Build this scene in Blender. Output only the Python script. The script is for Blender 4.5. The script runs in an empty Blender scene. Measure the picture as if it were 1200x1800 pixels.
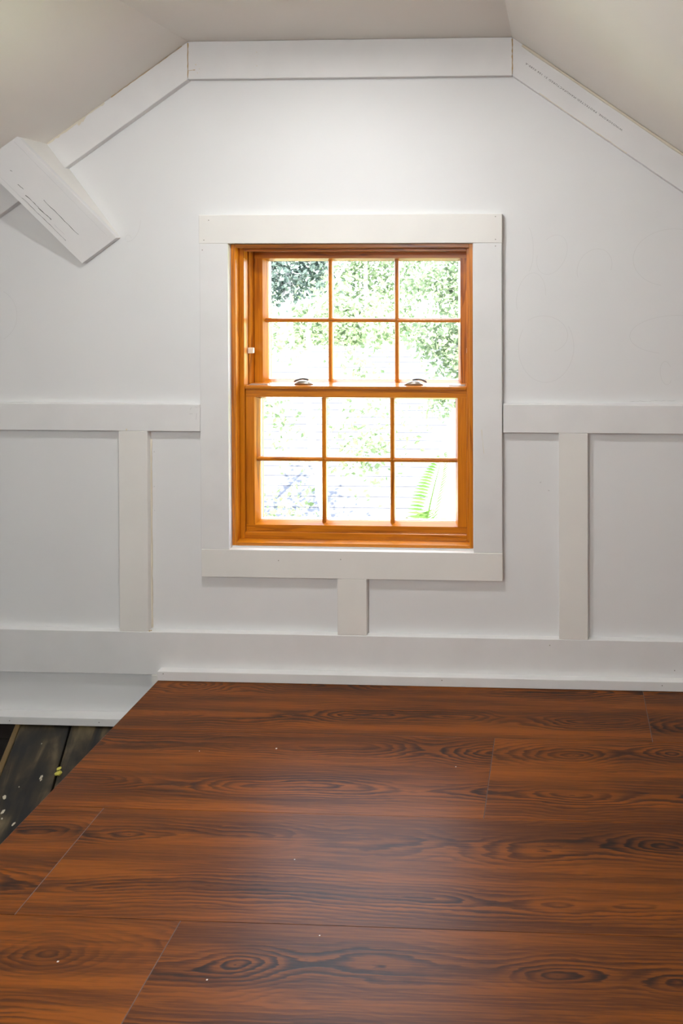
import bpy, bmesh, math, random
from mathutils import Vector, Matrix
random.seed(7)
S = bpy.context.scene
COL = S.collection

# ------------------------------------------------------------------ camera
# world: gable wall face is Y = 0, room towards -Y, raised floor top is Z = 0
CAM = Vector((0.0, -1.93, 1.2584))
FPX, CX, CY = 1130.0, 943.8, 470.8               # focal length / principal point in px of 1200x1800
YAW, PITCH, ROLL = -0.03447, 0.00706, 0.00147
fwd = Vector((math.sin(YAW) * math.cos(PITCH), math.cos(YAW) * math.cos(PITCH), -math.sin(PITCH)))
rgt = Vector((math.cos(YAW), -math.sin(YAW), 0)); dwn = fwd.cross(rgt)
r2 = rgt * math.cos(ROLL) + dwn * math.sin(ROLL); d2 = dwn * math.cos(ROLL) - rgt * math.sin(ROLL)
cam_data = bpy.data.cameras.new('camera'); cam = bpy.data.objects.new('camera', cam_data); COL.objects.link(cam)
cam.matrix_world = Matrix(((r2.x, -d2.x, -fwd.x, CAM.x), (r2.y, -d2.y, -fwd.y, CAM.y), (r2.z, -d2.z, -fwd.z, CAM.z), (0, 0, 0, 1)))
cam_data.sensor_fit = 'VERTICAL'; cam_data.sensor_height = 36; cam_data.sensor_width = 24
cam_data.lens = FPX / 1800 * 36
cam_data.shift_x = (600 - CX) / 1800; cam_data.shift_y = (CY - 900) / 1800
cam_data.clip_start = 0.02; cam_data.clip_end = 300
S.camera = cam

# ------------------------------------------------------------------ sky, sun, exposure
W = bpy.data.worlds.new('world'); S.world = W; W.use_nodes = True
wn = W.node_tree.nodes; wl = W.node_tree.links
sky = wn.new('ShaderNodeTexSky'); sky.sky_type = 'HOSEK_WILKIE'; sky.turbidity = 4.0; sky.ground_albedo = 0.3
sky.sun_direction = Vector((0.42, -0.62, 0.95)).normalized()
mixw = wn.new('ShaderNodeMix'); mixw.data_type = 'RGBA'; mixw.inputs[0].default_value = 0.45
mixw.inputs[7].default_value = (0.80, 0.87, 1.0, 1)
wl.new(sky.outputs[0], mixw.inputs[6]); wl.new(mixw.outputs[2], wn['Background'].inputs[0])
wn['Background'].inputs[1].default_value = 21.0
sun_d = bpy.data.lights.new('sun', 'SUN'); sun_d.energy = 50.0; sun_d.angle = 0.009; sun_d.color = (1, .96, .88)
sun = bpy.data.objects.new('sun', sun_d); COL.objects.link(sun)
sun.rotation_euler = Vector((-0.42, 0.62, -0.95)).to_track_quat('-Z', 'Y').to_euler()
LAMP, FILL = 1190.0, 390.0                                        # radiance of the ceiling light's diffuser and of the added fill bulb
S.view_settings.view_transform = 'Standard'; S.view_settings.look = 'None'
S.view_settings.exposure = 0.0; S.view_settings.gamma = 1.0; S.view_settings.use_curve_mapping = False

# ------------------------------------------------------------------ material helpers
def new_mat(name):
    m = bpy.data.materials.new(name); m.use_nodes = True
    return m, m.node_tree.nodes, m.node_tree.links, m.node_tree.nodes['Principled BSDF']
def N(nodes, t, **kw):
    n = nodes.new(t)
    for k, v in kw.items(): setattr(n, k, v)
    return n
def ramp(nodes, stops):
    r = nodes.new('ShaderNodeValToRGB')
    while len(r.color_ramp.elements) > 1: r.color_ramp.elements.remove(r.color_ramp.elements[-1])
    for i, (p, c) in enumerate(stops):
        e = r.color_ramp.elements[0] if i == 0 else r.color_ramp.elements.new(p)
        e.position = p; e.color = (*c, 1) if len(c) == 3 else c
    return r
def math_n(nodes, links, op, a, b=None, c=None):
    n = nodes.new('ShaderNodeMath'); n.operation = op
    for i, v in enumerate((a, b, c)):
        if v is None: continue
        if isinstance(v, (int, float)): n.inputs[i].default_value = v
        else: links.new(v, n.inputs[i])
    return n.outputs[0]
def plain(name, col, rough=0.5, metal=0.0, spec=0.5):
    m, n, l, b = new_mat(name)
    b.inputs['Base Color'].default_value = (*col, 1); b.inputs['Roughness'].default_value = rough
    b.inputs['Metallic'].default_value = metal; b.inputs['Specular IOR Level'].default_value = spec
    return m
def paint(name, col, rough=0.55, smudge=0.06, scale=3.0, bump=0.02, stretch=(1, 1, 1)):
    """painted surface: faint blotches and roller texture"""
    m, n, l, b = new_mat(name)
    tc = N(n, 'ShaderNodeTexCoord'); mp = N(n, 'ShaderNodeMapping'); mp.inputs['Scale'].default_value = stretch
    l.new(tc.outputs['Object'], mp.inputs[0])
    no = N(n, 'ShaderNodeTexNoise'); no.inputs['Scale'].default_value = scale; no.inputs['Detail'].default_value = 5
    l.new(mp.outputs[0], no.inputs['Vector'])
    dk = tuple(c * (1 - smudge) for c in col)
    r = ramp(n, [(0.32, dk), (0.6, col)]); l.new(no.outputs[0], r.inputs[0]); l.new(r.outputs[0], b.inputs['Base Color'])
    b.inputs['Roughness'].default_value = rough; b.inputs['Specular IOR Level'].default_value = 0.35
    fn = N(n, 'ShaderNodeTexNoise'); fn.inputs['Scale'].default_value = 260; fn.inputs['Detail'].default_value = 2
    l.new(tc.outputs['Object'], fn.inputs['Vector'])
    bp = N(n, 'ShaderNodeBump'); bp.inputs['Strength'].default_value = bump; bp.inputs['Distance'].default_value = 0.002
    l.new(fn.outputs[0], bp.inputs['Height']); l.new(bp.outputs[0], b.inputs['Normal'])
    return m
def wood(name, axis, light, mid, dark, rough=0.35, freq=7.0, along=1.1, across=9.0, lines=0.75, fine=300.0, bump=0.05, coat=0.0, plank=False):
    """procedural oak/pine: contour lines of a stretched noise field make the cathedral figure, fine fibres on top"""
    m, n, l, b = new_mat(name)
    tc = N(n, 'ShaderNodeTexCoord'); oi = N(n, 'ShaderNodeObjectInfo')
    sep = N(n, 'ShaderNodeSeparateXYZ'); l.new(tc.outputs['Object'], sep.inputs[0])
    a = sep.outputs['XYZ'.index(axis)]
    rest = [sep.outputs[i] for i in range(3) if 'XYZ'[i] != axis]
    seed = math_n(n, l, 'MULTIPLY', oi.outputs['Random'], 37.0)
    def vec(sa, sc):
        c = N(n, 'ShaderNodeCombineXYZ')
        l.new(math_n(n, l, 'MULTIPLY_ADD', a, sa, seed), c.inputs[0])
        l.new(math_n(n, l, 'MULTIPLY', rest[0], sc), c.inputs[1])
        l.new(math_n(n, l, 'MULTIPLY_ADD', rest[1], sc, seed), c.inputs[2])
        return c.outputs[0]
    f = N(n, 'ShaderNodeTexNoise'); f.inputs['Scale'].default_value = 1; f.inputs['Detail'].default_value = 2.0
    f.inputs['Roughness'].default_value = 0.35; f.inputs['Distortion'].default_value = 0.25
    l.new(vec(along, across), f.inputs['Vector'])
    w = N(n, 'ShaderNodeTexNoise'); w.inputs['Scale'].default_value = 1; w.inputs['Detail'].default_value = 3
    l.new(vec(along * 6, across * 7), w.inputs['Vector'])
    h = math_n(n, l, 'MULTIPLY_ADD', w.outputs[0], 0.05, f.outputs[0])
    fr = math_n(n, l, 'FRACT', math_n(n, l, 'MULTIPLY', h, freq * 2.6))
    line = ramp(n, [(0.0, (0, 0, 0)), (0.45, (.12, .12, .12)), (0.86, (1, 1, 1)), (0.97, (.7, .7, .7)), (1.0, (0, 0, 0))])
    l.new(fr, line.inputs[0])
    msk = N(n, 'ShaderNodeTexNoise'); msk.inputs['Scale'].default_value = 1; msk.inputs['Detail'].default_value = 1
    l.new(vec(along * 1.3 + 0.4, across * 1.1), msk.inputs['Vector'])
    mr = ramp(n, [(0.40, (.12, .12, .12)), (0.60, (1, 1, 1))]); l.new(msk.outputs[0], mr.inputs[0])
    fb = N(n, 'ShaderNodeTexNoise'); fb.inputs['Scale'].default_value = 1; fb.inputs['Detail'].default_value = 4
    fb.inputs['Roughness'].default_value = 0.7; l.new(vec(along * 5, fine), fb.inputs['Vector'])
    br = N(n, 'ShaderNodeTexNoise'); br.inputs['Scale'].default_value = 1; br.inputs['Detail'].default_value = 2
    l.new(vec(along * 0.8, across * 2.2), br.inputs['Vector'])
    amt = math_n(n, l, 'MULTIPLY', math_n(n, l, 'MULTIPLY', line.outputs[0], mr.outputs[0]), lines)
    t = math_n(n, l, 'ADD', amt, math_n(n, l, 'MULTIPLY_ADD', fb.outputs[0], 0.9, -0.42))
    t = math_n(n, l, 'ADD', t, math_n(n, l, 'MULTIPLY_ADD', br.outputs[0], 0.9, -0.38))
    cr = ramp(n, [(0.0, light), (0.42, mid), (1.0, dark)]); l.new(t, cr.inputs[0])
    hv = N(n, 'ShaderNodeHueSaturation'); l.new(cr.outputs[0], hv.inputs['Color'])
    l.new(math_n(n, l, 'MULTIPLY_ADD', oi.outputs['Random'], 0.22, 0.89), hv.inputs['Value'])
    l.new(hv.outputs[0], b.inputs['Base Color'])
    b.inputs['Roughness'].default_value = rough
    b.inputs['Coat Weight'].default_value = coat; b.inputs['Coat Roughness'].default_value = 0.15
    bp = N(n, 'ShaderNodeBump'); bp.inputs['Strength'].default_value = bump; bp.inputs['Distance'].default_value = 0.001
    bp.invert = True; l.new(t, bp.inputs['Height']); l.new(bp.outputs[0], b.inputs['Normal'])
    return m

M = {}
M['wall'] = paint('wall_paint', (.80, .803, .803), smudge=.035, scale=2.2)
M['ceil'] = paint('ceiling_paint', (.87, .842, .785), rough=.6, smudge=.05, scale=1.6)
n_ = M['ceil'].node_tree.nodes; l_ = M['ceil'].node_tree.links
tc_ = n_.new('ShaderNodeTexCoord'); mp_ = n_.new('ShaderNodeMapping'); mp_.inputs['Scale'].default_value = (5, .7, 5); l_.new(tc_.outputs['Object'], mp_.inputs[0])
no_ = n_.new('ShaderNodeTexNoise'); no_.inputs['Scale'].default_value = 1.3; no_.inputs['Detail'].default_value = 1; l_.new(mp_.outputs[0], no_.inputs['Vector'])
b2_ = n_.new('ShaderNodeBump'); b2_.inputs['Strength'].default_value = .35; b2_.inputs['Distance'].default_value = .03; l_.new(no_.outputs[0], b2_.inputs['Height'])
b1_ = [q for q in n_ if q.type == 'BUMP' and q != b2_][0]; l_.new(b2_.outputs[0], b1_.inputs['Normal'])
M['trim'] = paint('primed_trim', (.83, .813, .775), rough=.5, smudge=.05, scale=9, bump=.015, stretch=(.5, 1, .5))
M['trimw'] = paint('painted_trim', (.80, .795, .79), rough=.5, smudge=.05, scale=7, bump=.015)
def plank_mat():
    """plain-sawn oak print: growth rings r = |(across, depth(along))| cut by the face, plus fine pores"""
    m, n, l, b = new_mat('oak_plank')
    tc = N(n, 'ShaderNodeTexCoord'); oi = N(n, 'ShaderNodeObjectInfo')
    sep = N(n, 'ShaderNodeSeparateXYZ'); l.new(tc.outputs['Object'], sep.inputs[0]); X, Y = sep.outputs[0], sep.outputs[1]
    rnd = oi.outputs['Random']; seed = math_n(n, l, 'MULTIPLY', rnd, 53.0)
    def noise(sx, sy, off, detail=2.0, rough=.5):
        c = N(n, 'ShaderNodeCombineXYZ'); l.new(math_n(n, l, 'MULTIPLY', X, sx), c.inputs[0]); l.new(math_n(n, l, 'MULTIPLY', Y, sy), c.inputs[1])
        l.new(math_n(n, l, 'ADD', seed, off), c.inputs[2])
        t = N(n, 'ShaderNodeTexNoise'); t.inputs['Scale'].default_value = 1; t.inputs['Detail'].default_value = detail; t.inputs['Roughness'].default_value = rough
        l.new(c.outputs[0], t.inputs['Vector']); return t.outputs[0]
    mad = lambda a, k, c: math_n(n, l, 'MULTIPLY_ADD', a, k, c)
    # two hearts side by side in each plank, each with its own wandering centre and depth
    def rings(off, yc):
        cy = math_n(n, l, 'ADD', mad(noise(1.6, 0, off), .07, yc - .035), mad(rnd, .03, -.015))
        dy = math_n(n, l, 'SUBTRACT', Y, cy)
        dz = mad(noise(1.7, 0, off + 9, 1.0), .30, -.15)
        r = math_n(n, l, 'SQRT', math_n(n, l, 'ADD', math_n(n, l, 'MULTIPLY', dy, dy), math_n(n, l, 'MULTIPLY', dz, dz)))
        return r, math_n(n, l, 'ABSOLUTE', dy)
    ra, da = rings(1.3, .062); rb, db = rings(5.7, -.058)
    sel = math_n(n, l, 'LESS_THAN', da, db)
    mixr = N(n, 'ShaderNodeMix', data_type='FLOAT'); l.new(math_n(n, l, 'SMOOTH_MIN', ra, rb, .02), mixr.inputs[2]); mixr.inputs[0].default_value = 0
    r = math_n(n, l, 'ADD', mixr.outputs[0], mad(noise(7, 45, 2.2, 3), .016, -.008))
    r = math_n(n, l, 'ADD', r, mad(noise(30, 260, 3.3, 2), .003, -.0015))
    fr = math_n(n, l, 'FRACT', math_n(n, l, 'MULTIPLY', r, 135))
    line = ramp(n, [(0, (0, 0, 0)), (.3, (.08, .08, .08)), (.78, (1, 1, 1)), (.9, (.75, .75, .75)), (1, (0, 0, 0))]); l.new(fr, line.inputs[0])
    near = ramp(n, [(0, (1, 1, 1)), (.018, (.8, .8, .8)), (.045, (.25, .25, .25)), (1, (.15, .15, .15))]); l.new(math_n(n, l, 'MINIMUM', da, db), near.inputs[0])
    patch = ramp(n, [(.36, (.10, .10, .10)), (.62, (1, 1, 1))]); l.new(noise(2.2, 14, 11.0, 1.5), patch.inputs[0])
    amt = math_n(n, l, 'MULTIPLY', math_n(n, l, 'MULTIPLY', line.outputs[0], near.outputs[0]), math_n(n, l, 'MULTIPLY', patch.outputs[0], .78))
    t = math_n(n, l, 'ADD', amt, mad(noise(7, 340, 4.1, 4, .7), .95, -.46))
    t = math_n(n, l, 'ADD', t, mad(noise(1.2, 26, 6.1, 3), 1.3, -.48))
    cr = ramp(n, [(0, (.23, .060, .0006)), (.36, (.102, .0245, .0004)), (.7, (.042, .0098, .0004)), (1, (.011, .003, .0004))]); l.new(t, cr.inputs[0])
    hv = N(n, 'ShaderNodeHueSaturation'); l.new(cr.outputs[0], hv.inputs['Color']); l.new(mad(rnd, .2, .88), hv.inputs['Value'])
    l.new(hv.outputs[0], b.inputs['Base Color']); b.inputs['Roughness'].default_value = .39; b.inputs['Specular IOR Level'].default_value = .36
    bp = N(n, 'ShaderNodeBump'); bp.invert = True; bp.inputs['Strength'].default_value = .10; bp.inputs['Distance'].default_value = .001
    l.new(t, bp.inputs['Height']); l.new(bp.outputs[0], b.inputs['Normal'])
    return m
M['plank'] = plank_mat()
M['plankcore'] = plain('plank_cut_edge', (.16, .095, .075), .5)
PW = dict(light=(.62, .205, .008), mid=(.41, .115, .004), dark=(.13, .030, .002), rough=.28, freq=3.0, along=1.6, across=28, lines=.55, fine=420, coat=.25)
M['wood_z'] = wood('stained_pine_vertical', 'Z', **PW)
M['wood_x'] = wood('stained_pine_horizontal', 'X', **PW)
M['spacer'] = plain('spacer_dark', (.045, .045, .07), .4)
M['gasket'] = plain('glazing_white', (.82, .82, .84), .5)
M['metal'] = plain('lock_metal', (.42, .38, .33), .28, .85)
M['bronze'] = plain('lock_bronze', (.10, .085, .07), .45, .4)
M['steel'] = plain('latch_steel', (.62, .62, .63), .3, .8)
M['tab'] = plain('tab_plastic', (.80, .72, .58), .5)
M['track'] = plain('track_liner', (.22, .17, .07), .5)
M['caulk'] = plain('dried_tan_caulk', (.52, .36, .17), .6)
M['caulk_pale'] = plain('pale_caulk', (.74, .68, .56), .6)
M['pencil'] = plain('pencil', (.62, .62, .62), .6)
M['ink'] = plain('black_ink', (.10, .095, .09), .6)
M['nail'] = plain('nail_hole', (.30, .27, .24), .7)
M['lint'] = plain('lint', (.75, .72, .68), .8)

# thin architectural glass: mostly clear, Fresnel reflection
m, n, l, b = new_mat('window_glass'); n.remove(b)
tr = N(n, 'ShaderNodeBsdfTransparent'); tr.inputs[0].default_value = (.97, .985, .975, 1)
gl = N(n, 'ShaderNodeBsdfGlossy'); gl.inputs['Roughness'].default_value = 0.01
fz = N(n, 'ShaderNodeFresnel'); fz.inputs[0].default_value = 1.45
gg = N(n, 'ShaderNodeNewGeometry'); ft = math_n(n, l, 'MULTIPLY', fz.outputs[0], math_n(n, l, 'SUBTRACT', 1.0, gg.outputs['Backfacing']))   # reflect at the outer face of a pane only
ms = N(n, 'ShaderNodeMixShader'); l.new(ft, ms.inputs[0]); l.new(tr.outputs[0], ms.inputs[1]); l.new(gl.outputs[0], ms.inputs[2])
l.new(ms.outputs[0], n['Material Output'].inputs[0]); M['glass'] = m

# old boards: dark, dirty, scuffed
m, n, l, b = new_mat('old_dirty_board')
tc = N(n, 'ShaderNodeTexCoord'); oi = N(n, 'ShaderNodeObjectInfo')
mp = N(n, 'ShaderNodeMapping'); mp.inputs['Scale'].default_value = (9, 1.6, 1)
ad = N(n, 'ShaderNodeVectorMath', operation='ADD'); l.new(tc.outputs['Object'], ad.inputs[0]); l.new(oi.outputs['Random'], ad.inputs[1])
l.new(ad.outputs[0], mp.inputs[0])
g1 = N(n, 'ShaderNodeTexNoise'); g1.inputs['Scale'].default_value = 3; g1.inputs['Detail'].default_value = 6; g1.inputs['Distortion'].default_value = .6
l.new(mp.outputs[0], g1.inputs['Vector'])
r1 = ramp(n, [(.36, (.004, .0035, .003)), (.5, (.032, .023, .010)), (.66, (.13, .095, .045))]); l.new(g1.outputs[0], r1.inputs[0])
g2 = N(n, 'ShaderNodeTexNoise'); g2.inputs['Scale'].default_value = 11; g2.inputs['Detail'].default_value = 3; l.new(ad.outputs[0], g2.inputs['Vector'])
r2_ = ramp(n, [(.36, (.25, .25, .25)), (.6, (1, 1, 1))]); l.new(g2.outputs[0], r2_.inputs[0])
mx = N(n, 'ShaderNodeMix', data_type='RGBA', blend_type='MULTIPLY'); mx.inputs[0].default_value = 1
l.new(r1.outputs[0], mx.inputs[6]); l.new(r2_.outputs[0], mx.inputs[7]); l.new(mx.outputs[2], b.inputs['Base Color'])
b.inputs['Roughness'].default_value = .5; M['oldwood'] = m
M['oldedge'] = plain('worn_board_edge', (.16, .10, .03), .5)
M['dark_base'] = plain('dark_subfloor', (.012, .008, .006), .9)
M['drip'] = plain('paint_drip', (.55, .50, .38), .5)
M['yellowbit'] = plain('yellow_crumb', (.55, .50, .08), .5)
M['cable'] = plain('brown_cable', (.34, .22, .12), .45)

# ------------------------------------------------------------------ object helpers
def link(name, me, mats, parent=None, loc=(0, 0, 0), smooth=False):
    o = bpy.data.objects.new(name, me); COL.objects.link(o)
    for mm in (mats if isinstance(mats, (list, tuple)) else [mats]): me.materials.append(M[mm] if isinstance(mm, str) else mm)
    o.location = loc
    if parent is not None:
        o.parent = parent; o.location = Vector(loc) - wloc(parent)
    if smooth:
        for p in me.polygons: p.use_smooth = True
    return o
def wloc(o):
    v = Vector(o.location)
    while o.parent is not None: o = o.parent; v += Vector(o.location)
    return v
def tag(o, label=None, cat=None, group=None, kind=None):
    if label: o['label'] = label
    if cat: o['category'] = cat
    if group: o['group'] = group
    if kind: o['kind'] = kind
    return o
def empty(name, loc):
    o = bpy.data.objects.new(name, None); o.empty_display_size = .05; COL.objects.link(o); o.location = loc; return o
def bm_box(bm, x0, x1, y0, y1, z0, z1):
    v = [bm.verts.new(p) for p in ((x0, y0, z0), (x1, y0, z0), (x1, y1, z0), (x0, y1, z0), (x0, y0, z1), (x1, y0, z1), (x1, y1, z1), (x0, y1, z1))]
    return [bm.faces.new([v[i] for i in f]) for f in ((0, 3, 2, 1), (4, 5, 6, 7), (0, 1, 5, 4), (1, 2, 6, 5), (2, 3, 7, 6), (3, 0, 4, 7))]
def finish(bm, name):
    bmesh.ops.recalc_face_normals(bm, faces=bm.faces)
    me = bpy.data.meshes.new(name); bm.to_mesh(me); bm.free(); return me
def box(name, x0, x1, y0, y1, z0, z1, mat, parent=None, bev=0.0012):
    c = Vector(((x0 + x1) / 2, (y0 + y1) / 2, (z0 + z1) / 2))
    bm = bmesh.new(); bm_box(bm, x0 - c.x, x1 - c.x, y0 - c.y, y1 - c.y, z0 - c.z, z1 - c.z)
    if bev: bmesh.ops.bevel(bm, geom=list(bm.edges), offset=bev, segments=1, affect='EDGES')
    return link(name, finish(bm, name), mat, parent, c)
def prism(name, poly, y0, y1, mat, parent=None, bev=0.0012, axis='Y'):
    """polygon in (X,Z) extruded along Y (axis Y), in (X,Y) along Z (axis Z), or in (Y,Z) along X"""
    bm = bmesh.new(); add_prism(bm, poly, y0, y1, axis)
    if bev: bmesh.ops.bevel(bm, geom=list(bm.edges), offset=bev, segments=1, affect='EDGES')
    c = Vector((0, 0, 0))
    for v in bm.verts: c += v.co
    c /= len(bm.verts)
    for v in bm.verts: v.co -= c
    return link(name, finish(bm, name), mat, parent, c)
def add_prism(bm, poly, a, b, axis='Y', mi=0):
    def P(p, t): return (p[0], t, p[1]) if axis == 'Y' else ((p[0], p[1], t) if axis == 'Z' else (t, p[0], p[1]))
    A = [bm.verts.new(P(p, a)) for p in poly]; B = [bm.verts.new(P(p, b)) for p in poly]
    fs = [bm.faces.new(A), bm.faces.new(B[::-1])]
    for i in range(len(poly)):
        j = (i + 1) % len(poly); fs.append(bm.faces.new((A[i], B[i], B[j], A[j])))
    for f in fs: f.material_index = mi
    return fs
def tube(bm, pts, rad, seg=6):
    rings = []
    for i, p in enumerate(pts):
        p = Vector(p); t = (Vector(pts[min(i + 1, len(pts) - 1)]) - Vector(pts[max(i - 1, 0)])).normalized()
        u = t.orthogonal().normalized() if i == 0 else (u - t * u.dot(t)).normalized()
        w = t.cross(u); r = rad[i] if isinstance(rad, (list, tuple)) else rad
        rings.append([bm.verts.new(p + (u * math.cos(2 * math.pi * k / seg) + w * math.sin(2 * math.pi * k / seg)) * r) for k in range(seg)])
    for a, b in zip(rings, rings[1:]):
        for k in range(seg): bm.faces.new((a[k], a[(k + 1) % seg], b[(k + 1) % seg], b[k]))
    bm.faces.new(rings[0][::-1]); bm.faces.new(rings[-1])
def ribbon(name, pts, width, y, mat, parent, thick=0.0003):
    """a thin mark of pencil, ink or caulk lying on a surface that faces -Y; pts in (X,Z)"""
    bm = bmesh.new(); L = []
    for i, p in enumerate(pts):
        a = pts[max(i - 1, 0)]; b_ = pts[min(i + 1, len(pts) - 1)]
        t = Vector((b_[0] - a[0], b_[1] - a[1])); t = t.normalized() if t.length else Vector((1, 0))
        nx, nz = -t.y, t.x; w = (width[i] if isinstance(width, (list, tuple)) else width) / 2
        L.append([bm.verts.new((p[0] + nx * w * s, y - d, p[1] + nz * w * s)) for s, d in ((-1, 0), (-1, thick), (1, thick), (1, 0))])
    for a, b_ in zip(L, L[1:]):
        for k in range(3): bm.faces.new((a[k], a[k + 1], b_[k + 1], b_[k]))
    bm.faces.new(L[0]); bm.faces.new(L[-1][::-1])
    return link(name, finish(bm, name), mat, parent)

# ------------------------------------------------------------------ room shell
XL, XR, YB = -2.7, 1.45, -4.2                       # knee walls and the wall behind the camera
FL, FR, ZC = -1.1215, -0.1390, 1.931                # folds of the ceiling
SL = 0.692                                          # slope of the roof planes
def ceil_z(x): return ZC - SL * max(0, FL - x, x - FR)
ZLOW = -0.153                                       # old floor below the raised one
WT = 0.15                                           # gable wall thickness
bm = bmesh.new()
for poly in ([(XL - .1, -.4), (-1.0027, -.4), (-1.0027, ZC + .05), (FL, ZC + .05), (XL - .1, ceil_z(XL - .1) + .05)],
             [(-.2610, -.4), (XR + .1, -.4), (XR + .1, ceil_z(XR + .1) + .05), (FR, ZC + .05), (-.2610, ZC + .05)],
             [(-1.0027, 1.3184), (-.2610, 1.3184), (-.2610, ZC + .05), (-1.0027, ZC + .05)],
             [(-1.0027, -.4), (-.2610, -.4), (-.2610, .3949), (-1.0027, .3949)]):
    add_prism(bm, poly, 0, WT)
wall = link('wall_back', finish(bm, 'wall_back'), 'wall'); tag(wall, 'white painted gable wall with the window in it', 'wall', kind='structure')
bm = bmesh.new(); T = .12
prof = [(XL - .1, ceil_z(XL - .1)), (FL, ZC), (FR, ZC), (XR + .1, ceil_z(XR + .1))]
add_prism(bm, prof + [(x, z + T) for x, z in prof[::-1]], YB - .1, 0.0)
add_prism(bm, [(x, z + .045) for x, z in prof] + [(x, z + T + .02) for x, z in prof[::-1]], 0.0, WT + .2)
ceiling = link('ceiling', finish(bm, 'ceiling'), 'ceil'); tag(ceiling, 'off-white sloping attic ceiling with a flat strip along the top', 'ceiling', kind='structure')
for nm, x0, x1 in (('wall_left', XL - .1, XL), ('wall_right', XR, XR + .1)):
    tag(box(nm, x0, x1, YB, 0, -.4, ceil_z(XL) + .06, 'wall', bev=0), 'low white knee wall under the %s roof slope' % nm[5:], 'wall', kind='structure')
bm = bmesh.new(); add_prism(bm, [(XL - .1, -.4), (XR + .1, -.4), (XR + .1, ceil_z(XR + .1) + .05), (FR, ZC + .05), (FL, ZC + .05), (XL - .1, ceil_z(XL - .1) + .05)], YB - .1, YB)
tag(link('wall_front', finish(bm, 'wall_front'), 'wall'), 'white gable wall behind the camera', 'wall', kind='structure')

# ---- raised floor of wide vinyl planks
PX0 = -1.2130
floor = box('floor', PX0 + .004, XR, YB, -.0005, ZLOW, -.0075, 'dark_base', bev=0)
tag(floor, 'raised floor of wide reddish-brown wood-look planks', 'floor', kind='structure')
rows = [-.0005, -.2400, -.4865, -.7310]
while rows[-1] > YB: rows.append(max(rows[-1] - .2445, YB))
seams = {0: .2435, 1: -.1730, 2: -1.0540, 3: -.7260}
G = .0003
for i in range(len(rows) - 1):
    y1, y0 = rows[i] - G, rows[i + 1] + G
    if y1 - y0 < .02: continue
    s = seams.get(i, PX0 + .2 + (i * .61) % 1.3)
    ends = [PX0, s]
    while ends[-1] + 1.52 < XR: ends.append(ends[-1] + 1.52)
    ends.append(XR)
    for a, b_ in zip(ends, ends[1:]):
        c = Vector(((a + b_) / 2, (y0 + y1) / 2, -.00375)); hx, hy, hz = (b_ - a) / 2 - G, (y1 - y0) / 2, .00375; ex, ey = .0007, .0003
        bm = bmesh.new(); R3 = []
        for z_, dx_, dy_ in ((-hz, 0, 0), (hz - .0004, 0, 0), (hz, ex, ey)):
            R3.append([bm.verts.new((sx_ * (hx - dx_), sy_ * (hy - dy_), z_)) for sx_, sy_ in ((-1, -1), (1, -1), (1, 1), (-1, 1))])
        bm.faces.new(R3[0][::-1]); bm.faces.new(R3[2])
        for lo_, hi_ in ((0, 1), (1, 2)):
            for q in range(4):
                f_ = bm.faces.new((R3[lo_][q], R3[lo_][(q + 1) % 4], R3[hi_][(q + 1) % 4], R3[hi_][q])); f_.material_index = 1 if q in (1, 3) else 0
        link('plank', finish(bm, 'plank'), ['plank', 'plankcore'], floor, c)
for (x, y, s) in ((-.735, -.295, .004), (-.62, -.83, .003), (-.905, -.81, .0035), (-.26, -.34, .0025), (-.56, -.60, .0025), (-.98, -.86, .003), (-.45, -.75, .0025), (-.93, -.31, .002)):
    o = box('lint', x - s / 2, x + s / 2, y - s * .35, y + s * .35, 0, .0008, 'lint', floor, bev=.0003)

# ---- old lower floor: dark boards laid on the skew, one missing beside the wall
sub = box('floor_old', XL, XR, YB, 0, ZLOW - .14, ZLOW - .06, 'dark_base', bev=0)
tag(sub, 'old dark paint-splashed board floor below the raised floor', 'floor', kind='structure')
dirv = Vector((.117, -.208, 0)).normalized(); nrm = Vector((-dirv.y, dirv.x, 0))   # nrm points right/back
ang = math.atan2(dirv.x, -dirv.y)
S1 = Vector((-1.4845, -.0422, ZLOW)); BW = .1467
def skew_box(name, off0, off1, a0, a1, z0, z1, mat, parent, bev=.0015):
    bm = bmesh.new(); mid = (off0 + off1) / 2; am = (a0 + a1) / 2; hw = abs(off1 - off0) / 2; hl = abs(a1 - a0) / 2
    bm_box(bm, -hw, hw, -hl, hl, z0 - ZLOW, z1 - ZLOW)
    bmesh.ops.bevel(bm, geom=list(bm.edges), offset=bev, segments=1, affect='EDGES')
    for v in bm.verts:                              # clip at the gable wall and at the knee wall
        p = S1 + nrm * (v.co.x + mid) + dirv * (v.co.y + am)
        if p.y > -.0005: v.co.y += (p.y + .0005) / (-dirv.y)
    o = link(name, finish(bm, name), mat, parent, S1 + nrm * mid + dirv * am)
    o.rotation_euler = (0, 0, ang)
    return o
nrm = Vector((math.cos(ang), math.sin(ang), 0)); back = Vector((-math.sin(ang), math.cos(ang), 0)); dirv = -back
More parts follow.
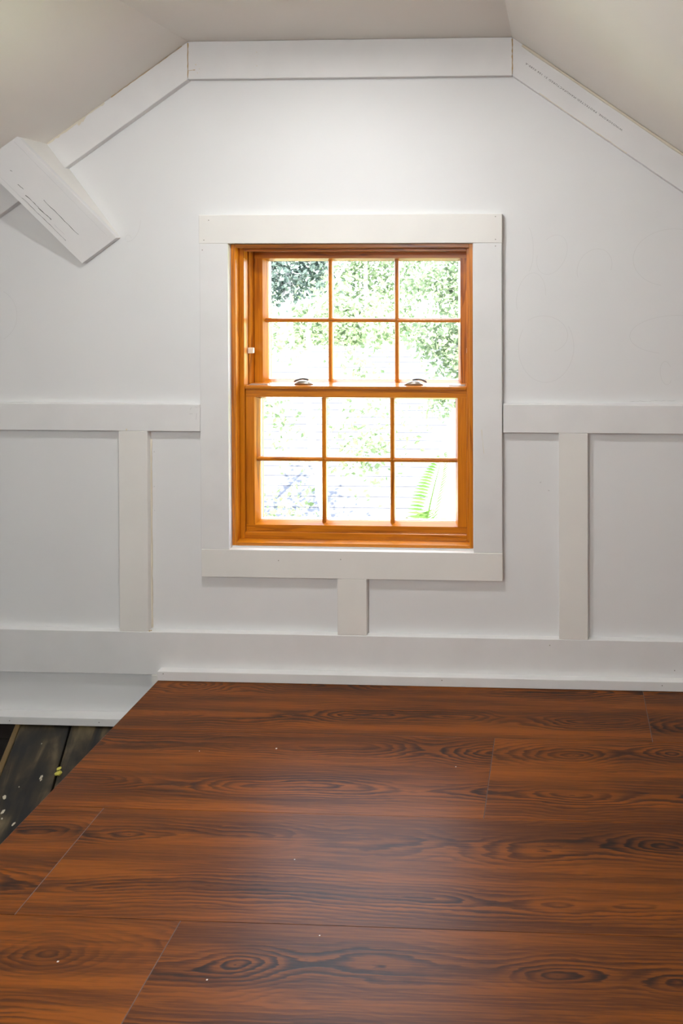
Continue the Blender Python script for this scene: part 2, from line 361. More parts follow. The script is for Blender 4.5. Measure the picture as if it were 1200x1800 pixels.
def sbox(name, o0, o1, z0, z1, mat, front=1.6, xclip=None):
    """skewed board between offsets o0..o1 (right of the open seam), running from the gable wall into the room"""
    bm = bmesh.new(); bot, top = [], []
    for o_, far in ((o0, 0), (o1, 0), (o1, 1), (o0, 1)):
        base = S1 + nrm * o_
        p = base + dirv * front if far else base + dirv * ((base.y + .0060) / (-dirv.y))
        bot.append((p.x, p.y, z0)); top.append((p.x, p.y, z1))
    c = sum((Vector(q) for q in bot + top), Vector()) / 8
    B = [bm.verts.new(Vector(q) - c) for q in bot]; Tt = [bm.verts.new(Vector(q) - c) for q in top]
    bm.faces.new(B[::-1]); bm.faces.new(Tt)
    for i in range(4): j = (i + 1) % 4; bm.faces.new((B[i], B[j], Tt[j], Tt[i]))
    bmesh.ops.bevel(bm, geom=[e for e in bm.edges if all(v.co.z > 0 for v in e.verts)], offset=.002, segments=1, affect='EDGES')
    # put the grain direction along local Y
    rot = Matrix.Rotation(-ang, 4, 'Z')
    for v in bm.verts: v.co = rot @ v.co
    o = link(name, finish(bm, name), mat, sub, c); o.rotation_euler = (0, 0, ang); return o
TB = .022
box('gap_shade_strip', XL, PX0 - .002, -.0050, -.0002, ZLOW - .06, ZLOW + .004, 'dark_base', sub, bev=0)  # near-black strip painting in the shade under the moulding and in the gap
for k in range(0, 3): sbox('board', k * BW + .0022, (k + 1) * BW - .002, ZLOW - TB - .004 * (k % 2), ZLOW - .0008 * k, 'oldwood', front=.9 + .3 * k)
sbox('board', -BW + .010, -.0022, ZLOW - TB, ZLOW, 'oldwood')
tag(sbox('board_edge', -BW - .004, -BW + .010, ZLOW - TB, ZLOW + .003, 'oldedge'), 'worn yellowish strip along the edge of the old board')
for k in range(2, 5): sbox('board', -(k + 1) * BW + .002, -k * BW - .03, ZLOW - TB, ZLOW, 'oldwood', front=2.6)
for px_, s in (((-1.425, -.221), .012), ((-1.418, -.229), .008), ((-1.468, -.289), .013), ((-1.433, -.333), .013), ((-1.375, -.368), .009), ((-1.523, -.101), .004), ((-1.418, -.353), .006), ((-1.458, -.255), .004)):
    bm = bmesh.new(); bmesh.ops.create_icosphere(bm, subdivisions=1, radius=1)
    for v in bm.verts: v.co = Vector((v.co.x * s * .34 * random.uniform(.6, 1.3), v.co.y * s * .75 * random.uniform(.7, 1.2), v.co.z * .0012))
    o = link('paint_drip', finish(bm, 'paint_drip'), 'drip', sub, (px_[0], px_[1], ZLOW + .0008)); o.rotation_euler = (0, 0, ang + random.uniform(-.4, .4))
for x, y, s in ((-1.398, -.191, .006), (-1.386, -.209, .009)):
    bm = bmesh.new(); bmesh.ops.create_icosphere(bm, subdivisions=2, radius=s)
    for v in bm.verts: v.co *= random.uniform(.7, 1.15); v.co.z *= .5
    tag(link('crumb', finish(bm, 'crumb'), 'yellowbit', sub, (x, y, ZLOW + s * .35)), 'yellow-green crumb on the old boards')
bm = bmesh.new()
tube(bm, [(-1.83 + .19 * math.sin(t * 1.9), -.02 - .17 * t, ZLOW - .045 + .03 * math.sin(t * 3.1)) for t in [i * .12 for i in range(16)]], .0035)
tag(link('cable', finish(bm, 'cable'), 'cable', smooth=True), 'thin brown cable lying in the dark gap of the old floor', 'cable')

# ------------------------------------------------------------------ white trim boards on the gable wall
TT = .019
tn = [0]
def trim(*a, label, mat='trim', fn=box, **k):
    tn[0] += 1
    o = fn('trim_%d' % tn[0], *a, mat, **k); tag(o, label, 'trim board', kind='structure'); return o
E_ = .0002
rail_l = trim(XL, -1.0905, -TT, -E_, .7492, .8315, label='white horizontal rail left of the window', mat='trimw')
rail_r = trim(-.1680, XR, -TT, -E_, .7527, .8375, label='white horizontal rail right of the window', mat='trimw')
low = trim(XL, XR, -TT, -E_, .0045, .1358, label='wide white bottom rail running the whole width of the wall', mat='trimw')
bat_l = trim(-1.3436, -1.2540, -TT, -E_, .1360, .7490, label='white upright batten left of the window')
bat_r = trim(-.0023, .0840, -TT, -E_, .1360, .7525, label='cream upright batten right of the window')
bat_c = trim(-.6709, -.5816, -TT + .0006, -E_, .1360, .3066, label='short upright batten below the window')
head = trim(-1.0910, -.1705, -TT, -E_, 1.3196, 1.4060, label='cream head casing board across the top of the window')
cas_l = trim(-1.0895, -1.0020, -TT + .0006, -E_, .3915, 1.3194, label='white casing board down the left of the window', mat='trimw')
cas_r = trim(-.2576, -.1715, -TT + .0006, -E_, .3915, 1.3194, label='white casing board down the right of the window', mat='trimw')
apron = trim(-1.0880, -.1708, -TT, -E_, .3068, .3913, label='cream apron board under the window')
th_ = .114
top = trim([(FL, ZC - th_), (FR, ZC - th_), (FR, ZC - .0005), (FL, ZC - .0005)], -TT, -E_, label='white trim board along the flat top of the ceiling', mat='trimw', fn=prism)
def slope_poly(xa, xb, gap=.0008): return [(xa, ceil_z(xa) - th_), (xb, ceil_z(xb) - th_), (xb, ceil_z(xb) - .0005), (xa, ceil_z(xa) - .0005)]
sl_l = trim(slope_poly(XL, FL - .001), -TT, -E_, label='white trim board along the left roof slope', mat='trimw', fn=prism)
sl_r = trim(slope_poly(FR + .001, XR), -TT, -E_, label='white trim board along the right roof slope with tiny printed lettering', mat='trimw', fn=prism)
shoe = trim(PX0 - .0007, XR, -TT - .021, -TT - E_, .0004, .0290, label='narrow white shoe moulding along the raised floor', mat='trimw')
low2 = trim(XL, PX0 - .001, -.032, -E_, ZLOW + .0045, ZLOW + .0285, label='narrow white moulding at the foot of the wall above the old floor', mat='trimw')
bat_s = trim(-1.2450, PX0 - .0012, -TT, -E_, ZLOW + .030, .0040, label='short white upright at the corner of the raised floor')

# caulk, stains, nail holes, pencil and ink marks (parts of the board or wall they are on)
def wob(p, q, nseg, amp):
    out = []
    for i in range(nseg + 1):
        t = i / nseg; out.append((p[0] + (q[0] - p[0]) * t + random.uniform(-amp, amp), p[1] + (q[1] - p[1]) * t + random.uniform(-amp, amp)))
    return out
def wid(nn, w): return [w * random.uniform(.35, 1.3) for _ in range(nn + 1)]
ribbon('caulk_line', wob((FL, ZC - .006), (FL, ZC - th_ + .004), 12, .0006), wid(12, .0032), -TT, 'caulk', top)
ribbon('caulk_line', wob((FR, ZC - .006), (FR, ZC - th_ + .004), 12, .0006), wid(12, .0032), -TT, 'caulk', top)
ribbon('caulk_smear', wob((FL + .002, ZC - .088), (FL + .022, ZC - .086), 5, .0008), wid(5, .0022), -TT, 'caulk', top)
for x, z, s in ((.022, -.07, .004), (.034, -.083, .003), (.028, -.095, .003), (.21, -.035, .003), (.21, -.076, .003)):
    ribbon('caulk_speck', [(FL + x, ZC + z), (FL + x + s, ZC + z - s * .4)], s * .7, -TT, 'caulk_pale', top)
xs = -1.1225
ribbon('caulk_line', wob((-1.38, ceil_z(-1.38) - .003), (-1.56, ceil_z(-1.56) - .003), 22, .0012), wid(22, .0075), -TT, 'caulk_pale', sl_l)
ribbon('caulk_line', wob((-1.14, ceil_z(-1.14) - .002), (-1.36, ceil_z(-1.36) - .002), 22, .0008), wid(22, .002), -TT, 'caulk', sl_l)
ribbon('caulk_smear', wob((-1.44, ceil_z(-1.44) - .006), (-1.462, ceil_z(-1.462) - .014), 5, .002), wid(5, .007), -TT, 'caulk_pale', sl_l)
bm = bmesh.new(); tube(bm, [(x, -TT - .0015, ceil_z(x) - .005) for x in [FR + .03 + i * .04 for i in range(38)]], [.0042 * random.uniform(.8, 1.2) for _ in range(38)], 6)
link('caulk_bead', finish(bm, 'caulk_bead'), 'caulk_pale', sl_r, smooth=True)
ribbon('caulk_line', wob((-.06, ceil_z(-.06) - th_ + .001), (.20, ceil_z(.20) - th_ + .001), 20, .0008), wid(20, .0026), -TT, 'caulk_pale', sl_r)
bm = bmesh.new(); tube(bm, [(-1.2530, -.0012, z) for z in [.14 + i * .02 for i in range(30)]], [.0030 * random.uniform(.6, 1.2) for _ in range(30)], 6)
link('caulk_bead', finish(bm, 'caulk_bead'), 'caulk_pale', bat_l, smooth=True)
ribbon('caulk_smear', wob((-1.252, .1385), (-1.243, .1410), 4, .0008), wid(4, .004), -TT, 'caulk', bat_l)
for o, pts in ((head, ((-.19, 1.398), (-.19, 1.33), (-1.075, 1.33), (-1.06, 1.39))), (cas_r, ((-.19, 1.31),)), (cas_l, ((-1.08, 1.30),)), (apron, ((-.66, .366), (-.85, .36))),
               (shoe, ((-1.195, .022), (-.35, .020), (.30, .018))), (low2, ((-1.68, -.137), (-1.40, -.136))), (low, ((-.03, .118), (.34, .05)))):
    for x, z in pts:
        yf = -TT - .021 if o is shoe else (-.032 if o is low2 else -TT)
        ribbon('nail_hole', [(x - .0014, z), (x + .0014, z)], .0028, yf, 'nail', o)
ribbon('scratch', wob((-.2335, .762), (-.226, .690), 6, .0006), wid(6, .0016), -TT + .0006, 'caulk_pale', cas_r)
for a, b_ in (((-1.115, .823), (-1.121, .815)), ((-1.10, .805), (-1.102, .785)), ((-1.123, .803), (-1.112, .803)), ((-1.098, .823), (-1.106, .825))):
    ribbon('pencil_mark', [a, b_], .0012, -TT, 'pencil', rail_l)
ribbon('scuff', wob((-1.318, .756), (-1.318, .750), 3, .0005), .004, -TT, 'caulk_pale', rail_l)
def ell(cx, cz, rx, rz, rot, a0, a1, nseg=26):
    out = []
    for i in range(nseg + 1):
        t = math.radians(a0 + (a1 - a0) * i / nseg); x = rx * math.cos(t); z = rz * math.sin(t)
        out.append((cx + x * math.cos(rot) - z * math.sin(rot), cz + x * math.sin(rot) + z * math.cos(rot)))
    return out
# rough circles pencilled on the drywall
for e in ((-.022, 1.284, .041, .063, -.45, -160, 150), (-.085, 1.155, .043, .075, -.15, 10, 215), (-.045, 1.045, .070, .055, -.1, -60, 140), (-.040, 1.005, .083, .105, -.05, 150, 400),
          (-.098, 1.30, .020, .070, 0, -70, 70), (.105, 1.245, .048, .060, -.6, 20, 240), (.335, 1.275, .115, .085, .1, 60, 250), (.340, 1.045, .13, .057, .05, 70, 250), (.318, .93, .017, .035, .1, 30, 320),
          (-1.322, 1.335, .010, .012, 0, 10, 200), (-1.312, 1.375, .026, .050, -.3, -90, 30), (-1.76, 1.10, .085, .085, 0, -60, 60)):
    ribbon('pencil_mark', ell(*e), .0010, 0, M.setdefault('pencil_faint', plain('faint_pencil', (.69, .69, .685), .6)), wall, thick=.0002)
ribbon('drywall_scuff', wob((.21, .845), (.35, .848), 18, .0016), wid(18, .0012), 0, 'pencil', wall, thick=.0002)
for a, b_ in (((-.055, .60), (-.060, .598)), ((-.035, .575), (-.030, .574)), ((-1.246, .68), (-1.243, .682)), ((-1.246, .575), (-1.244, .573)), ((-1.245, .50), (-1.243, .50))):
    ribbon('scuff', [a, b_], .003, 0, 'pencil', wall, thick=.0002)

# tiny line of printed lettering, upside down, on the right slope board
cu = bpy.data.curves.new('stamp', 'FONT'); cu.body = 'WINDSORONE, PROTECTED-MANUFACTURED 21 106 0280-A'; cu.size = .0075; cu.extrude = .0001; cu.space_character = 1.25
tmp = bpy.data.objects.new('stamp_tmp', cu); COL.objects.link(tmp); bpy.context.view_layer.update()
me = bpy.data.meshes.new_from_object(tmp.evaluated_get(bpy.context.evaluated_depsgraph_get())); bpy.data.objects.remove(tmp)
me.name = 'printed_lettering'; me.materials.clear()
a = Vector((.1880, -TT - .0002, 1.6530)); bdir = Vector((-.1002 - .1858, 0, 1.8579 - 1.6563)); Ln = bdir.length; bdir.normalize()
wx = max(v.co.x for v in me.vertices); sx = Ln / wx
upv = Vector((0, -1, 0)).cross(bdir)
for v in me.vertices:
    p = a + bdir * (v.co.x * sx) + upv * v.co.y + Vector((0, -1, 0)) * v.co.z; v.co = p
link('printed_lettering', me, 'ink', sl_r)

# ------------------------------------------------------------------ boxed brace in the left corner
u = Vector((-.108, -.0785)); vdir = Vector((-.224, .2984)); vdir2 = vdir * 1.30      # along slope / up to the ceiling (runs on into it)
tip = Vector((-1.346, 1.3382)); bot = tip + u
PR = .130
def P3(p, d): return Vector((p.x, -d, p.y))
brace = empty('ceiling_brace', P3(tip + u * .5, 0)); tag(brace, 'white boxed wedge-shaped brace between the wall and the left roof slope', 'brace')
def hull(name, pts, mat, parent, faces, bev=.0012):
    c = sum(pts, Vector()) / len(pts); bm = bmesh.new(); V = [bm.verts.new(p - c) for p in pts]
    for f in faces: bm.faces.new([V[i] for i in f])
    bmesh.ops.recalc_face_normals(bm, faces=bm.faces)
    if bev: bmesh.ops.bevel(bm, geom=list(bm.edges), offset=bev, segments=1, affect='EDGES')
    return link(name, finish(bm, name), mat, parent, c)
BX = ((0, 1, 2, 3), (7, 6, 5, 4), (0, 4, 5, 1), (1, 5, 6, 2), (2, 6, 7, 3), (3, 7, 4, 0))
tk = .018; k = 1.30
fp = [P3(tip, .0185), P3(bot, .0185), P3(bot + vdir2, PR * k + .0185 * (1 - k)), P3(tip + vdir2, PR * k + .0185 * (1 - k))]
fb = [Vector((p.x, p.y + (tk if i > 1 else .0180), p.z)) for i, p in enumerate(fp)]
front = hull('front_board', fp + fb, 'trimw', brace, BX, bev=.0008)
uu = u.normalized() * .016
for nm, o0 in (('side_board', tip), ('side_board', bot - uu)):
    q = [P3(o0, .0004), P3(o0 + uu, .0004), P3(o0 + uu + vdir2, PR * k - tk - .0035), P3(o0 + vdir2, PR * k - tk - .0035)]
    qb = [Vector((p.x, -.0002, p.z)) for p in q]
    # triangular side: front edge follows the back of the front board
    hull(nm, q + qb, 'trim', brace, BX, bev=0)
def on_front(s, t, lift=.0003):                      # s across (0 tip edge .. 1), t up (0 .. 1)
    p = tip + u * s + vdir * t; d = .0185 + (PR - .0185) * t
    return Vector((p.x, -d - lift, p.y))
def ink(s0, t0, s1, t1, w, nseg=10, mat='ink', nm='ink_mark'):
    bm = bmesh.new(); un = Vector((u.x, 0, u.y)).normalized(); prev = None; nv = Vector((0, -1, 0))
    for i in range(nseg + 1):
        f = i / nseg; p = on_front(s0 + (s1 - s0) * f + random.uniform(-.006, .006), t0 + (t1 - t0) * f); ww = w * random.uniform(.3, 1.2) / 2
        cur = [bm.verts.new(p - un * ww), bm.verts.new(p - un * ww + nv * .0003), bm.verts.new(p + un * ww + nv * .0003), bm.verts.new(p + un * ww)]
        if prev:
            for a_ in range(3): bm.faces.new((prev[a_], prev[a_ + 1], cur[a_ + 1], cur[a_]))
        prev = cur
    link(nm, finish(bm, nm), mat, front)
ink(.58, .18, .58, .52, .0014); ink(.77, .38, .79, .50, .0020, 6); ink(.78, .50, .79, .62, .0016, 6); ink(.73, .66, .74, .71, .0018, 4)
ink(.88, .20, .885, .62, .0009, 16); ink(.80, .24, .81, .34, .0007, 5, 'pencil'); ink(.13, .05, .125, .95, .0006, 20, 'pencil'); ink(.90, .55, .90, .98, .0006, 10, 'pencil')
ink(.62, .80, .63, .815, .0018, 2)

# ------------------------------------------------------------------ window
win = empty('window_1', (-.6318, 0, .3949)); tag(win, 'orange-stained wooden double-hung window with twelve small panes', 'window', kind='structure')
XO0, XO1, ZO0, ZO1 = -1.0025, -.2612, .3951, 1.3182          # outside of the frame
XS0, XS1, ZS1 = -.9886, -.2727, 1.3058                       # inner edges of the stops
XJ0, XJ1, ZJ1 = -.9755, -.2838, 1.2960                       # jamb faces beside the sashes
box('stop', XO0, XS0, .0003, .026, ZO0, ZO1, 'wood_z', win)
box('stop', XS1, XO1, .0003, .026, ZO0, ZO1, 'wood_z', win)
box('stop', XS0 - .0002, XS1 + .0002, .0003, .026, ZS1, ZO1, 'wood_x', win)
prism('sill_stop', [(.0003, ZO0), (.026, ZO0), (.026, .4075), (.016, .4085), (.0003, .4048)], XS0 - .0002, XS1 + .0002, 'wood_x', win, axis='X')
for x0, x1 in ((XO0, XJ0), (XJ1, XO1)):
    box('jamb', x0, x1, .0262, .052, ZO0, ZO1, 'wood_z', win)
    ins = .006
    box('track', x0 + (0 if x0 < -.6 else ins), x1 - (ins if x0 < -.6 else 0), .0522, .0605, ZO0, ZO1, 'track', win, bev=.0005)
    box('jamb', x0, x1, .0607, WT, ZO0, ZO1, 'wood_z', win)
box('head_jamb', XJ0 + .0002, XJ1 - .0002, .0262, WT, ZJ1, ZO1, 'wood_x', win)
prism('sill', [(.0262, ZO0), (WT + .05, ZO0 - .015), (WT + .05, .400), (.078, .4180), (.0395, .4264), (.0262, .4264)], XJ0 + .0002, XJ1 - .0002, 'wood_x', win, axis='X')
SX0, SX1, FX0, FX1, GX0, GX1 = -.9745, -.2850, -.9480, -.3130, -.9385, -.3225
MV = (-.7335, -.5190); MW = .0134; TH = .042
def sash(name, y0, zb, zbf, zt, ztf, mh, label):
    """stiles and rails with a chamfered inner edge; panes, muntins and spacer bars are its pieces"""
    zg0, zg1 = zbf + .0085, ztf - .0085; yg = y0 + .018; y1 = y0 + TH
    bm = bmesh.new()
    add_prism(bm, [(SX0, y0), (FX0, y0), (GX0, yg), (GX0, y1), (SX0, y1)], zb, zt, 'Z', 0)
    add_prism(bm, [(SX1, y0), (FX1, y0), (GX1, yg), (GX1, y1), (SX1, y1)], zb, zt, 'Z', 0)
    add_prism(bm, [(y0 - .0003, zb), (y0 - .0003, zbf), (yg, zg0), (y1, zg0), (y1, zb)], SX0 + .0004, SX1 - .0004, 'X', 1)
    add_prism(bm, [(y0 - .0003, zt), (y0 - .0003, ztf), (yg, zg1), (y1, zg1), (y1, zt)], SX0 + .0004, SX1 - .0004, 'X', 1)
    c = Vector(((SX0 + SX1) / 2, y0, zb))
    for v in bm.verts: v.co -= c
    o = link(name, finish(bm, name), ['wood_z', 'wood_x'], win, c); tag(o, label)
    # muntins
    ym = y0 + .007; yb = yg + .002; r = MW / 2
    def sect(cc): return [(cc - r, yb), (cc - r, ym + .005), (cc - r * .65, ym + .0014), (cc - r * .25, ym), (cc + r * .25, ym), (cc + r * .65, ym + .0014), (cc + r, ym + .005), (cc + r, yb)]
    for x in MV: prism('muntin', sect(x), zbf + .002, ztf - .002, 'wood_z', o, bev=0, axis='Z')
    prism('muntin', [(b_, a_) for a_, b_ in sect(mh)], FX0 + .003, FX1 - .003, 'wood_x', o, bev=0, axis='X')
    # glass pane by pane, dark spacer and white glazing behind each muntin and round the edge
    xs_ = [GX0, MV[0], MV[1], GX1]; zs_ = [zg0, mh, zg1]
    for i in range(3):
        for j in range(2):
            xa, xb, za, zb_ = xs_[i], xs_[i + 1], zs_[j], zs_[j + 1]
            box('pane', xa - .001 * (i == 0), xb, yg + .0025, yg + .0045, za, zb_, 'glass', o, bev=0)
            e0, e1 = (.0012 if i == 0 else r * .62), (.0012 if i == 2 else r * .62)
            f0, f1 = (.0012 if j == 0 else r * .62), (.0012 if j == 1 else r * .62)
            bm = bmesh.new()
            for q in ((xa, xa + e0, za, zb_), (xb - e1, xb, za, zb_), (xa + e0, xb - e1, za, za + f0), (xa + e0, xb - e1, zb_ - f1, zb_)):
                bm_box(bm, q[0], q[1], yg + .0125, yg + .0165, q[2], q[3])
            c2 = Vector(((xa + xb) / 2, yg, (za + zb_) / 2))
            for v in bm.verts: v.co -= c2
            link('spacer', finish(bm, 'spacer'), 'spacer', o, c2)
            bm = bmesh.new()
            for q in ((xa, xa + e0 * .9, za, zb_), (xb - e1 * .9, xb, za, zb_), (xa + e0 * .9, xb - e1 * .9, za, za + f0 * .9), (xa + e0 * .9, xb - e1 * .9, zb_ - f1 * .9, zb_)):
                bm_box(bm, q[0], q[1], yg + .0048, yg + .0123, q[2], q[3])
            for v in bm.verts: v.co -= c2
            link('glazing_bead', finish(bm, 'glazing_bead'), 'gasket', o, c2)
    return o
lower = sash('lower_sash', .034, .4268, .4468, .8780, .8447, .6481, 'lower sash with six panes')
upper = sash('upper_sash', .0935, .8500, .8770, 1.2955, 1.2752, 1.0768, 'upper sash with six panes')
# cap of the meeting rail: proud lip on the lower sash
box('meeting_rail_cap', SX0 + .0004, SX1 - .0004, .026, .0880, .8703, .8800, 'wood_x', lower, bev=.0016)
def lock(x0, x1, flip):
    cx = (x0 + x1) / 2; o0 = empty('sash_lock', (cx, .058, .8801)); o0.parent = win; o0.location = Vector((cx, .058, .8801)) - wloc(win)
    w = (x1 - x0) / 2; bm = bmesh.new()                       # domed elongated body
    secs = []
    for i in range(9):
        t = -1 + 2 * i / 8; h = .0125 * max(.12, (1 - abs(t) ** 2.6)) * (1 + .25 * t * flip); d = .0105 * max(.25, (1 - abs(t) ** 3))
        secs.append([bm.verts.new((t * w, dy * d, z)) for dy, z in ((-1, 0), (-.95, h * .6), (-.5, h), (.5, h), (.95, h * .6), (1, 0))])
    for a_, b_ in zip(secs, secs[1:]):
        for q in range(5): bm.faces.new((a_[q], a_[q + 1], b_[q + 1], b_[q]))
        bm.faces.new((a_[5], a_[0], b_[0], b_[5]))
    bm.faces.new(secs[0]); bm.faces.new(secs[-1][::-1])
    bd = link('lock_body', finish(bm, 'lock_body'), 'metal', o0, (cx, .056, .8801), smooth=True)
    bm = bmesh.new()                                           # cam lever behind
    pts = [(flip * (-.2 + 1.45 * i / 8) * w, .012 + .006 * math.sin(i / 8 * math.pi), .0118 + .0025 * math.sin(i / 8 * math.pi) - .006 * (i / 8) ** 3) for i in range(9)]
    tube(bm, pts, [.0036, .0036, .0034, .003, .0028, .0028, .003, .0034, .002], 8)
    link('lever', finish(bm, 'lever'), 'bronze', bd, (cx, .058, .8801), smooth=True)
    bm = bmesh.new(); bmesh.ops.create_cone(bm, segments=12, radius1=.0028, radius2=.002, depth=.004, cap_ends=True)
    link('screw', finish(bm, 'screw'), 'steel', bd, (cx + flip * w * .72, .050, .8870))
    return o0
lock(-.830, -.769, -1); lock(-.485, -.424, 1)
for x0, x1, nm in ((-.968, -.910, 0), (-.342, -.292, 1)):
    lt = prism('tilt_latch', [(x0, .040), (x1, .044), (x1, .054), (x0, .056)] if nm == 0 else [(x0, .044), (x1, .040), (x1, .056), (x0, .054)], .8801, .8822, 'steel', win, bev=.0006, axis='Z')
    tag(lt, 'flat silver tilt latch')
box('stop_tab', XJ0 - .002, -.9590, .0515, .0605, .9770, .9945, 'tab', win, bev=.0015)
box('stop_tab', -.2880, XJ1 + .002, .0515, .0605, .9790, .9965, 'tab', win, bev=.0015)

# ------------------------------------------------------------------ ceiling light (slim round LED fitting) and an added fill bulb
m, n, l, b = new_mat('lamp_diffuser'); n.remove(b); em = N(n, 'ShaderNodeEmission'); em.inputs[0].default_value = (.985, .995, 1.0, 1); em.inputs[1].default_value = LAMP
l.new(em.outputs[0], n['Material Output'].inputs[0]); M['lampglow'] = m
M['lampring'] = plain('lamp_ring', (.85, .85, .84), .4)
def lamp(x, y, label):
    o = empty('ceiling_light', (x, y, ZC)); tag(o, label, 'ceiling light')
    bm = bmesh.new(); prof_ = [(.0302, -.0005), (.055, -.0005), (.055, -.006), (.048, -.011), (.0302, -.011)]; R_ = []
    for i in range(40):
        t = 2 * math.pi * i / 40; R_.append([bm.verts.new((r * math.cos(t), r * math.sin(t), z)) for r, z in prof_])
    for i in range(40):
        for q in range(5): bm.faces.new((R_[i][q], R_[(i + 1) % 40][q], R_[(i + 1) % 40][(q + 1) % 5], R_[i][(q + 1) % 5]))
    link('ring', finish(bm, 'ring'), 'lampring', o, (x, y, ZC))
    bm = bmesh.new(); bmesh.ops.create_cone(bm, segments=40, radius1=.030, radius2=.030, depth=.003, cap_ends=True)
    link('diffuser', finish(bm, 'diffuser'), 'lampglow', o, (x, y, ZC - .0085))
lamp(-.66, -.76, 'round white flush ceiling light nearest the window wall')
m, n, l, b = new_mat('fill_glow'); n.remove(b); em = N(n, 'ShaderNodeEmission'); em.inputs[0].default_value = (.985, .995, 1.0, 1); em.inputs[1].default_value = FILL
l.new(em.outputs[0], n['Material Output'].inputs[0]); M['fillglow'] = m
bl = empty('fill_bulb', (-.95, -2.55, ZC)); tag(bl, 'added unseen fill light, a bare round globe hanging behind the camera', 'bulb')  # unseen bulb, added behind the camera to supply fill light
bm = bmesh.new(); bmesh.ops.create_cone(bm, segments=24, radius1=.04, radius2=.055, depth=.03, cap_ends=True); link('holder', finish(bm, 'holder'), 'lampring', bl, (-.95, -2.55, ZC - .0155))
bm = bmesh.new(); tube(bm, [(0, 0, 0), (0, 0, -.10)], .004, 8); link('cord', finish(bm, 'cord'), 'lampring', bl, (-.95, -2.55, ZC - .03))
bm = bmesh.new(); bmesh.ops.create_uvsphere(bm, u_segments=24, v_segments=14, radius=.06); link('globe', finish(bm, 'globe'), 'fillglow', bl, (-.95, -2.55, ZC - .185), smooth=True)

# ------------------------------------------------------------------ outside: garden, neighbouring roof, trees
def leaf_mat(name, c1, c2, tw=.5):
    m, n, l, b = new_mat(name); n.remove(b)
    ge = N(n, 'ShaderNodeNewGeometry'); r = ramp(n, [(0, c1), (1, c2)]); l.new(ge.outputs['Random Per Island'], r.inputs[0])
    df = N(n, 'ShaderNodeBsdfDiffuse'); tl = N(n, 'ShaderNodeBsdfTranslucent'); ms = N(n, 'ShaderNodeMixShader'); ms.inputs[0].default_value = tw
    l.new(r.outputs[0], df.inputs[0]); l.new(r.outputs[0], tl.inputs[0]); l.new(df.outputs[0], ms.inputs[1]); l.new(tl.outputs[0], ms.inputs[2])
    l.new(ms.outputs[0], n['Material Output'].inputs[0]); return m
M['leaf'] = leaf_mat('spring_leaf', (.10, .135, .065), (.22, .25, .15))
M['leaf2'] = leaf_mat('blue_green_leaf', (.045, .062, .055), (.11, .14, .12), .35)
M['leaf3'] = leaf_mat('fresh_leaf', (.10, .14, .08), (.23, .27, .17))
M['frond'] = leaf_mat('frond_green', (.05, .10, .02), (.10, .16, .045))
M['bark'] = paint('grey_bark', (.42, .40, .38), .8, .35, 14, .3, (1, 1, .3))
M['shingle'] = paint('grey_shingle', (.068, .068, .082), .85, .25, 9, .3, (1, 1, 1))
M['siding'] = plain('pale_siding', (.6, .6, .6), .7)
M['grass'] = paint('lawn', (.30, .38, .16), .9, .4, 1.5, .3)
ZG = -3.2
g = box('ground', -40, 40, .4, 60, ZG - .2, ZG, 'grass', bev=0); tag(g, 'lawn below the window', 'lawn', kind='structure')
hx0, hx1, yr, zr, ye, ze = -10.0, -1.45, 8.5, -.12, 4.1, -1.55
house = empty('house', (-6, 7, ZG)); tag(house, 'neighbouring house with a grey shingled roof seen through the window', 'house')
box('house_wall', hx0 + .3, hx1 - .3, 4.5, 10.6, ZG, -1.50, 'siding', house, bev=0)
prism('gable', [(4.5, -1.51), (10.6, -1.51), (8.5, -.2)], hx0 + .3, hx1 - .3, 'siding', house, bev=0, axis='X')
ncourse = 26; me_c = None
sv = Vector((0, yr - ye, zr - ze)); Ls = sv.length; sd = sv.normalized(); sn = Vector((0, -sd.z, sd.y))
for kk in range(ncourse):
    p = Vector(((hx0 + hx1) / 2, ye, ze)) + sd * (Ls * kk / ncourse)
    if me_c is None:
        bm = bmesh.new(); hl = (hx1 - hx0) / 2; d = Ls / ncourse
        a_ = [Vector((0, 0, 0)), sn * .013, sd * (d * 1.08) + sn * .004, sd * (d * 1.08) - sn * .01]
        add_prism(bm, [(q.y, q.z) for q in a_], -hl, hl, 'X'); me_c = finish(bm, 'shingle_course')
        o = link('shingle_course', me_c, 'shingle', house, p)
    else:
        o = bpy.data.objects.new('shingle_course', me_c); COL.objects.link(o); o.parent = house; o.location = p - wloc(house)
bm = bmesh.new(); add_prism(bm, [(yr, zr - .03), (10.9, -1.60), (10.9, -1.55), (yr, zr + .02)], hx0, hx1, 'X'); link('rear_roof', finish(bm, 'rear_roof'), 'shingle', house)
prism('ridge_cap', [(yr - .14, zr - .03), (yr, zr + .035), (yr + .14, zr - .03), (yr, zr - .005)], hx0 - .02, hx1 + .02, 'spacer', house, bev=0, axis='X')

